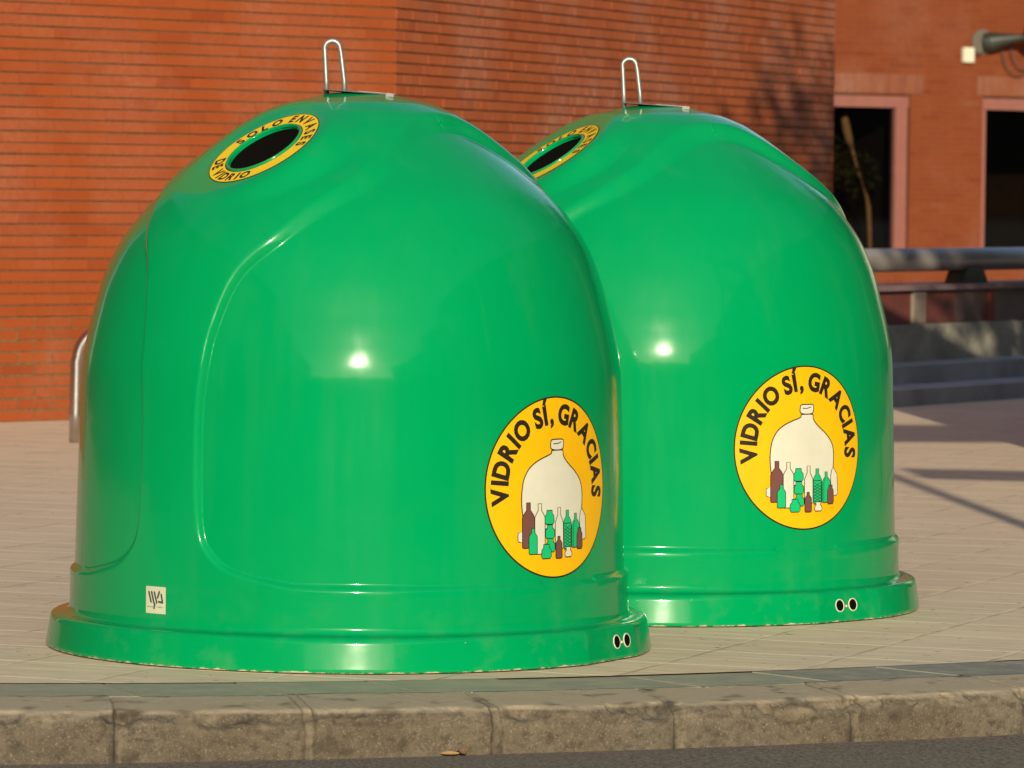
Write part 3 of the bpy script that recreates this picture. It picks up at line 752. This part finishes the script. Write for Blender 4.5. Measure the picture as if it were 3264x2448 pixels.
def wbox(bm, s0, s1, o0, o1, z0, z1):
    vs = [bm.verts.new(fp(s, o, z)) for s in (s0, s1) for o in (o0, o1) for z in (z0, z1)]
    for f in ((0, 1, 3, 2), (4, 6, 7, 5), (0, 4, 5, 1), (2, 3, 7, 6), (0, 2, 6, 4), (1, 5, 7, 3)): bm.faces.new([vs[i] for i in f])
for a, b in wins:
    bm = bmesh.new(); d0, d1 = -.14, -.04; fw = .155
    wbox(bm, a, b, d0, d1, WZ1-fw-.02, WZ1-.03); wbox(bm, b-fw-.045, b-.03, d0, d1+.002, WZ0+.02, WZ1-fw-.022); wbox(bm, a+.03, a+.1, d0, d1-.02, WZ0+.02, WZ1-fw-.022); wbox(bm, a, b, d0, d1, WZ0-.05, WZ0+.018)
    fr = bmobj('window_frame', bm, PINK, wing)
    bm = bmesh.new(); wbox(bm, b-.008, b+.006, -.16, -.006, WZ0, WZ1); wbox(bm, a-.006, a+.008, -.16, -.006, WZ0, WZ1); wbox(bm, a+.01, b-.01, -.16, -.006, WZ1-.012, WZ1+.004)
    bmobj('window_reveal', bm, LINTEL, wing)
    mesh('pane', [fp(a, -.10, WZ0), fp(b, -.10, WZ0), fp(b, -.10, WZ1), fp(a, -.10, WZ1)], [(0, 1, 2, 3)], GLASS, fr)
    bm = bmesh.new(); vs = [bm.verts.new(fp(s, o, z)) for s in (a-.05, b+.05) for o in (-.17, -2.5) for z in (WZ0-.3, WZ1+.2)]
    for f in ((4, 5, 7, 6), (0, 2, 3, 1), (2, 6, 7, 3), (0, 4, 6, 2), (1, 3, 7, 5)): bm.faces.new([vs[i] for i in f])
    bmobj('room', bm, ROOM, wing)
    if a < 0:
        bm = bmesh.new(); wbox(bm, a+1.05, a+1.09, -.14, -.06, WZ0+.02, WZ1-.2)
        bm.free()
# plant behind the first pane, invented to give its pale light streak
def leafcloud(bm, c, rad, n, size, seed, sq=(1, 1, 1), shell=.0):
    rg = random.Random(seed)
    for _ in range(n):
        while True:
            p = Vector((rg.uniform(-1, 1), rg.uniform(-1, 1), rg.uniform(-1, 1)))
            if shell < p.length < 1: break
        p = Vector((p.x*sq[0], p.y*sq[1], p.z*sq[2]))*rad+Vector(c)
        a = Vector((rg.gauss(0, 1), rg.gauss(0, 1), rg.gauss(0, 1))).normalized(); b = a.orthogonal().normalized(); s_ = size*rg.uniform(.5, 1.3)
        bm.faces.new([bm.verts.new(p+a*s_), bm.verts.new(p+b*s_*.45), bm.verts.new(p-a*s_), bm.verts.new(p-b*s_*.45)])
LEAF = NT('leaf_green'); LEAF.set(Base_Color=LEAF.mix(LEAF.ramp(LEAF.noise(1.2, 4), [(.35, 0), (.65, 1)]), (.030, .055, .012, 1), (.085, .115, .025, 1)), Roughness=.55); LEAF = LEAF.m
BARK = simple('bark', (.11, .08, .055), .9, nz=12, amt=.4)
PALE = simple('pale_streak', (.60, .44, .30), .8, nz=12, amt=.12)
pl = empty('streak_plant', (0, 0, 0)); tag(pl, 'slim leaning plant with a pale stem, added for the light streak in the left window', 'plant')
c0 = fp(.72, -.42, .0)
bm = bmesh.new(); P = [(fp(.93, -.45, WZ0-.2)), fp(.90, -.45, .90), fp(.88, -.45, 1.16), fp(.85, -.45, 1.30), fp(.80, -.45, 1.42)]
tube(bm, P, [.02, .028, .03, .018, .006], 10)
tube(bm, [fp(.80, -.45, 1.42), fp(.72, -.45, 1.60), fp(.66, -.45, 1.78), fp(.62, -.45, 1.90)], [.008, .012, .018, .02], 10)
tube(bm, [fp(.62, -.45, 1.90), fp(.57, -.45, 2.02), fp(.53, -.45, 2.15), fp(.50, -.45, 2.28), fp(.51, -.45, 2.36)], [.02, .05, .055, .045, .01], 10)
bmobj('stem', bm, PALE, pl, True)
bm = bmesh.new(); leafcloud(bm, fp(.72, -.55, 1.60), .36, 130, .05, 3, (1, .6, .9)); leafcloud(bm, fp(.40, -.9, 1.9), .5, 110, .05, 4)
bmobj('foliage', bm, LEAF, pl)

# wall lamp, junction box and cables on the wing (seen cut by the right edge)
DARKM = simple('dark_painted_metal', (.030, .034, .026), .5, .3); WPL = simple('off_white_plastic', (.62, .60, .44), .5)
jb = empty('junction_box', fp(2.04, 0, 2.98)); tag(jb, 'small off-white junction box on the brick beside the lamp bracket', 'junction box')
bm = bmesh.new(); wbox(bm, 1.955, 2.12, .004, .07, 3.015, 3.205); bmesh.ops.bevel(bm, geom=bm.edges[:], offset=.008, segments=2, affect='EDGES')
o = bmobj('housing', bm, WPL, jb); o.matrix_parent_inverse = Matrix.Translation(jb.location).inverted()
bm = bmesh.new(); tube(bm, [fp(2.12, .03, 3.10), fp(2.20, .03, 3.11), fp(2.30, .03, 3.17)], .008, 8)
o = bmobj('conduit', bm, DARKM, jb); o.matrix_parent_inverse = Matrix.Translation(jb.location).inverted()
lm = empty('wall_floodlight', fp(2.35, 0, 3.1)); tag(lm, 'floodlight on a dark bracket with looping cables, high on the far wall', 'wall lamp')
inv = Matrix.Translation(lm.location).inverted()
bm = bmesh.new(); ys = [fp(2.27, .005, 3.28), fp(2.27, .03, 3.28)]
tube(bm, ys, .16, 28)
o = bmobj('wall_plate', bm, simple('grey_green_metal', (.12, .11, .08), .6), lm); o.matrix_parent_inverse = inv
bm = bmesh.new(); tube(bm, [fp(2.30, .04, 3.27), fp(2.36, .10, 3.28), fp(2.46, .2, 3.31), fp(2.62, .32, 3.34), fp(3.1, .5, 3.35)], [.125, .125, .085, .045, .04], 16)
wbox(bm, 2.66, 3.4, .28, .55, 3.29, 3.39)
o = bmobj('bracket_arm', bm, DARKM, lm); o.matrix_parent_inverse = inv
bm = bmesh.new(); vs = []
for (s_, z) in ((2.74, 3.41), (3.5, 3.40), (3.5, 3.72), (2.85, 3.70)):
    vs.append((s_, z))
f0 = [bm.verts.new(fp(s_, .56, z)) for s_, z in vs]; f1 = [bm.verts.new(fp(s_, .30, z)) for s_, z in vs]
bm.faces.new(f0); bm.faces.new(f1[::-1])
for i in range(4): bm.faces.new((f0[i], f1[i], f1[(i+1) % 4], f0[(i+1) % 4]))
o = bmobj('lamp_head', bm, simple('cream_lamp_head', (.72, .62, .42), .45), lm); o.matrix_parent_inverse = inv
for (r_, dx, zc) in ((.26, 2.82, 3.12), (.20, 2.90, 3.14)):
    bm = bmesh.new(); tube(bm, [fp(dx+r_*math.cos(R(a)), .06+.05*math.sin(R(a*2)), zc+r_*math.sin(R(a))) for a in range(150, 390, 12)], .010, 8)
    o = bmobj('cable', bm, simple('brown_cable', (.10, .055, .035), .7), lm, True); o.matrix_parent_inverse = inv

# ------------------------------------------------------------------ stepped low wall and rail on the right
rd = np.array([math.sin(R(31)), math.cos(R(31))]); rn = np.array([rd[1], -rd[0]]); RO = np.array([2.39, 29.9])
def rpnt(s, o, z): p = RO+rd*s-rn*o; return (p[0], p[1], z)
def rbox(bm, s0, s1, o0, o1, z0, z1):
    vs = [bm.verts.new(rpnt(s, o, z)) for s in (s0, s1) for o in (o0, o1) for z in (z0, z1)]
    for f in ((0, 1, 3, 2), (4, 6, 7, 5), (0, 4, 5, 1), (2, 3, 7, 6), (0, 2, 6, 4), (1, 5, 7, 3)): bm.faces.new([vs[i] for i in f])
CONC = NT('weathered_concrete'); CONC.set(Base_Color=CONC.mix(CONC.ramp(CONC.noise(5, 6, .7), [(.35, 0), (.65, 1)]), (.24, .23, .185, 1), (.40, .375, .30, 1)), Roughness=.9); CONC = CONC.m
STEP = simple('blue_grey_steps', (.34, .34, .35), .6, nz=3, amt=.25)
lw = empty('low_wall', (0, 0, 0)); tag(lw, 'shaded low wall of dark red panels on a grey stepped plinth, right of the rear container', 'wall')
S0, S1 = -1.3, 9
bm = bmesh.new(); rbox(bm, S0, S1, 0, 2.4, -.02, .105); rbox(bm, S0, S1, .42, 2.39, .1, .22); bmobj('step', bm, STEP, lw)
bm = bmesh.new(); rbox(bm, S0, S1, .80, 1.25, .2, .465); bmobj('plinth', bm, CONC, lw)
RED = simple('dark_red_panel', (.15, .042, .034), .55, nz=4, amt=.25); RED2 = simple('dark_brown_panel', (.12, .072, .062), .55, nz=4, amt=.25)
PALEP = simple('pale_pier', (.24, .20, .155), .8, nz=6); REDP = simple('red_pier', (.20, .045, .028), .7)
for kind, u0, u1, mt in [('panel', S0, .4, RED2), ('panel', .42, 1.15, RED), ('panel', 1.17, 1.88, RED), ('pier', 1.89, 2.07, PALEP), ('panel', 2.08, 2.55, RED), ('panel', 2.57, 3.04, RED2), ('pier', 3.05, 3.14, REDP), ('panel', 3.15, 3.9, RED2), ('panel', 3.92, 4.7, RED), ('pier', 4.71, 4.89, PALEP), ('panel', 4.9, 5.7, RED2), ('panel', 5.72, 7.3, RED), ('panel', 7.32, S1, RED2)]:
    bm = bmesh.new(); rbox(bm, u0, u1, .81 if kind == 'pier' else .83, .86, .468, .688); bmobj(kind, bm, mt, lw)
bm = bmesh.new(); rbox(bm, S0, S1, .861, 1.23, .4655, .690); bmobj('core', bm, RED2, lw)
bm = bmesh.new(); rbox(bm, S0, S1, .78, 1.27, .691, .725); bmobj('coping', bm, simple('purple_grey_coping', (.20, .13, .13), .6, nz=4), lw)
rl = empty('metal_rail', (0, 0, 0)); tag(rl, 'thick grey metal tube rail on short wedge supports above the low wall', 'railing')
bm = bmesh.new(); tube(bm, [rpnt(S0, 1.0, .888), rpnt(S1, 1.0, .888)], .079, 40); bmobj('tube', bm, simple('grey_painted_steel', (.33, .31, .29), .34, .5, nz=3, amt=.1), rl, True)
for s_ in (-.1, 3.08, 6.2):
    bm = bmesh.new(); vs = [bm.verts.new(rpnt(s_+a*w_, 1.0+b*.07, z)) for z, w_ in ((.725, .20), (.84, .12)) for a, b in ((-1, -1), (1, -1), (1, 1), (-1, 1))]
    for f in ((0, 1, 2, 3), (4, 7, 6, 5), (0, 4, 5, 1), (1, 5, 6, 2), (2, 6, 7, 3), (3, 7, 4, 0)): bm.faces.new([vs[i] for i in f])
    bmobj('support', bm, DARKM, rl)

# ------------------------------------------------------------------ bicycle hoop by the wall
br = empty('bicycle_hoop', (-2.245, 24.7, 0)); tag(br, 'bent stainless tube bicycle hoop showing at the left of the front container', 'bicycle rack')
bm = bmesh.new(); w_ = .82
pts = [Vector((0, 0, .0)), Vector((0, 0, .15)), Vector((.004, 0, .42))]+arc((.165, 0, .43), .155, 175, 100, 12, (1, 0, 0), (0, 0, 1))+[Vector((.3, 0, .595)), Vector((w_-.3, 0, .595))]+arc((w_-.165, 0, .43), .155, 80, 5, 12, (1, 0, 0), (0, 0, 1))+[Vector((w_, 0, .42)), Vector((w_, 0, 0))]
tube(bm, pts, .033, 24); bmobj('hoop', bm, STAINLESS, br, True)
bm = bmesh.new(); box(bm, .031, w_-.031, -.02, .02, .11, .19, None, .004); bmobj('crossbar', bm, simple('dark_crossbar', (.10, .05, .04), .5, .5), br)

# ------------------------------------------------------------------ dry leaves in the gutter
DL = simple('dry_leaf_tan', (.42, .25, .09), .8, nz=40, amt=.3); DL2 = simple('dry_leaf_brown', (.16, .09, .045), .85, nz=40, amt=.4)
def leaf(name, x, rz, L, wd, curl, mat, label):
    y = F(x)-.012; V = []; n = 10
    for i in range(n+1):
        t = i/n; hw = wd*math.sin(math.pi*min(1, t*.95+.03))**.8/2; zc = .003+curl*(2*t-1)**2
        V += [(L*(t-.5), -hw, zc+hw*.5), (L*(t-.5), 0, zc), (L*(t-.5), hw, zc+hw*.7)]
    Fc = [(3*i+k, 3*i+3+k, 3*i+4+k, 3*i+1+k) for i in range(n) for k in (0, 1)]
    o = mesh(name, V, Fc, mat, smooth=True); o.location = (x, y-.005, -.13); o.rotation_euler = (R(18), 0, rz); tag(o, label, 'leaf')
leaf('dry_leaf', -.148, .2, .050, .016, .003, DL, 'thin straw-coloured leaf lying flat at the foot of the kerb')
leaf('dry_leaf', -.118, .5, .030, .026, .012, DL2, 'curled brown dry leaf leaning on the kerb face')

# ------------------------------------------------------------------ out of frame: shadow post, shade trees, added kiosk and blocks, trees behind the camera
sp = empty('shadow_post', (2.66, 12, 0)); tag(sp, 'tall grey post just outside the right edge, its two boards added for their shadows', 'signpost')
bm = bmesh.new(); tube(bm, [(0, 0, 0), (0, 0, 4.9)], .045, 16); bmobj('post', bm, simple('grey_post', (.3, .3, .3), .5, .6), sp, True)
for z0, z1, l, a in ((3.10, 3.36, 2.2, 4), (4.05, 4.62, 2.6, -3)):  # boards invented to cast the shadow bands on the ground
    bm = bmesh.new(); box(bm, -.1, l, -.07, -.05, z0, z1, Matrix.Rotation(R(a), 4, 'Y')); bmobj('shadow_board', bm, simple('white_board', (.6, .6, .6), .5), sp)
kk = empty('shade_kiosk', (3.95, 23.9, 0)); tag(kk, 'closed square kiosk added just outside the right edge to shade the low wall', 'kiosk')  # unseen box, put in only to keep the low wall in shade
bm = bmesh.new(); box(bm, -1.08, 1.08, -.7, .7, 0, 2.5, None, .02); bmobj('cabin', bm, simple('kiosk_green', (.05, .09, .07), .5), kk)
bm = bmesh.new(); box(bm, -1.12, 1.12, -.78, .78, 2.501, 2.66, None, .03); bmobj('roof', bm, simple('kiosk_roof', (.12, .12, .12), .6), kk)
bm = bmesh.new(); box(bm, -.8, .8, -.712, -.701, 1.0, 2.2, None, .003); bmobj('shutter', bm, simple('kiosk_shutter', (.3, .3, .28), .5, .4), kk)
def tree(x, y, zc, rad, sq, trunk_r, seed, label, n=5200, leafs=.13):
    t = empty('leafy_tree', (x, y, 0)); tag(t, label, 'tree', 'trees outside the frame')
    bm = bmesh.new(); tube(bm, [(0, 0, 0), (.05, 0, zc*.5), (0, .05, zc)], [trunk_r, trunk_r*.7, trunk_r*.35], 12)
    rg = random.Random(seed); cl = []
    for i in range(26):
        v = Vector((rg.gauss(0, 1), rg.gauss(0, 1), rg.gauss(0, 1))).normalized()*rg.uniform(.35, .8); p = Vector((v.x*sq[0], v.y*sq[1], v.z*sq[2]))*rad+Vector((0, 0, zc)); cl.append(p)
        tube(bm, [(0, 0, zc*.62), tuple((p+Vector((0, 0, zc*.6)))*.5), tuple(p)], [trunk_r*.3, trunk_r*.16, .012], 6)
    bmobj('trunk', bm, BARK, t, True); bm = bmesh.new()
    for i, p in enumerate(cl): leafcloud(bm, p, rad*.42, n//26, leafs, seed*50+i)
    bmobj('crown', bm, LEAF, t); return t
tree(5.55, 20, 5.6, 3.2, (1, .75, 1.02), .16, 5, 'round-crowned tree just outside the right edge, shading the low wall', 11000, .12)
tree(6.2, 25.6, 3.6, 2.85, (1, .8, .97), .12, 9, 'lower leafy tree added outside the right edge to shade the low wall', 13000, .12)  # second tree put in to even out the shade on the low wall
for i, (x, y, h) in enumerate([(-19, -34, 4.6), (-12, -38, 5.0), (-5.5, -34, 4.4), (1, -37, 4.9), (8, -35, 4.6), (15, -38, 5.2), (22, -34, 4.7), (29, -38, 5)]):
    tree(x, y, h-1.1, 4.0, (1.15, .9, .98), .22, 20+i, 'broad leafy tree across the road behind the viewer, number %s from the west' % ['one', 'two', 'three', 'four', 'five', 'six', 'seven', 'eight'][i], 3000, .30)

ob = empty('reflection_terrace', (0, 0, 0)); tag(ob, 'long dark terrace added across the road behind the viewer to darken reflections', 'building')  # unseen row, put in as a dark backdrop for the shells' reflections
bm = bmesh.new(); [box(bm, x, x+17.9, -62, -54+(x % 5)*.3, -.2, 8.2-(x*7 % 11)*.12) for x in range(-288, 288, 18)]; bmobj('wall', bm, simple('dull_render', (.10, .08, .06), .9, nz=.3, amt=.3), ob)
bm = bmesh.new(); [box(bm, x-.05, x+17.93, -62.5, -53.6+(x % 5)*.3, 8.21-(x*7 % 11)*.12, 8.9-(x*7 % 11)*.12) for x in range(-288, 288, 18)]; bmobj('roof', bm, simple('dark_tiles', (.05, .04, .035), .8), ob)

for nm, x0, x1 in (('west', -26, -12.5), ('east', 15, 30)):  # unseen masses, put in so the shells' sides reflect something dark
    ob = empty('reflection_block', (0, 0, 0)); tag(ob, 'plain tall block added on the %s side, outside the picture, to darken reflections' % nm, 'building')
    bm = bmesh.new(); box(bm, x0, x1, -32, 44 if x1 > 0 else 31, -.2, 12); bmobj('wall', bm, simple('dull_block_render', (.11, .085, .06), .9, nz=.3, amt=.3), ob)
    bm = bmesh.new(); box(bm, x0-.2, x1+.2, -32.2, 44.2 if x1 > 0 else 31.2, 12.01, 12.3); bmobj('roof', bm, simple('dark_block_roof', (.05, .04, .035), .8), ob)
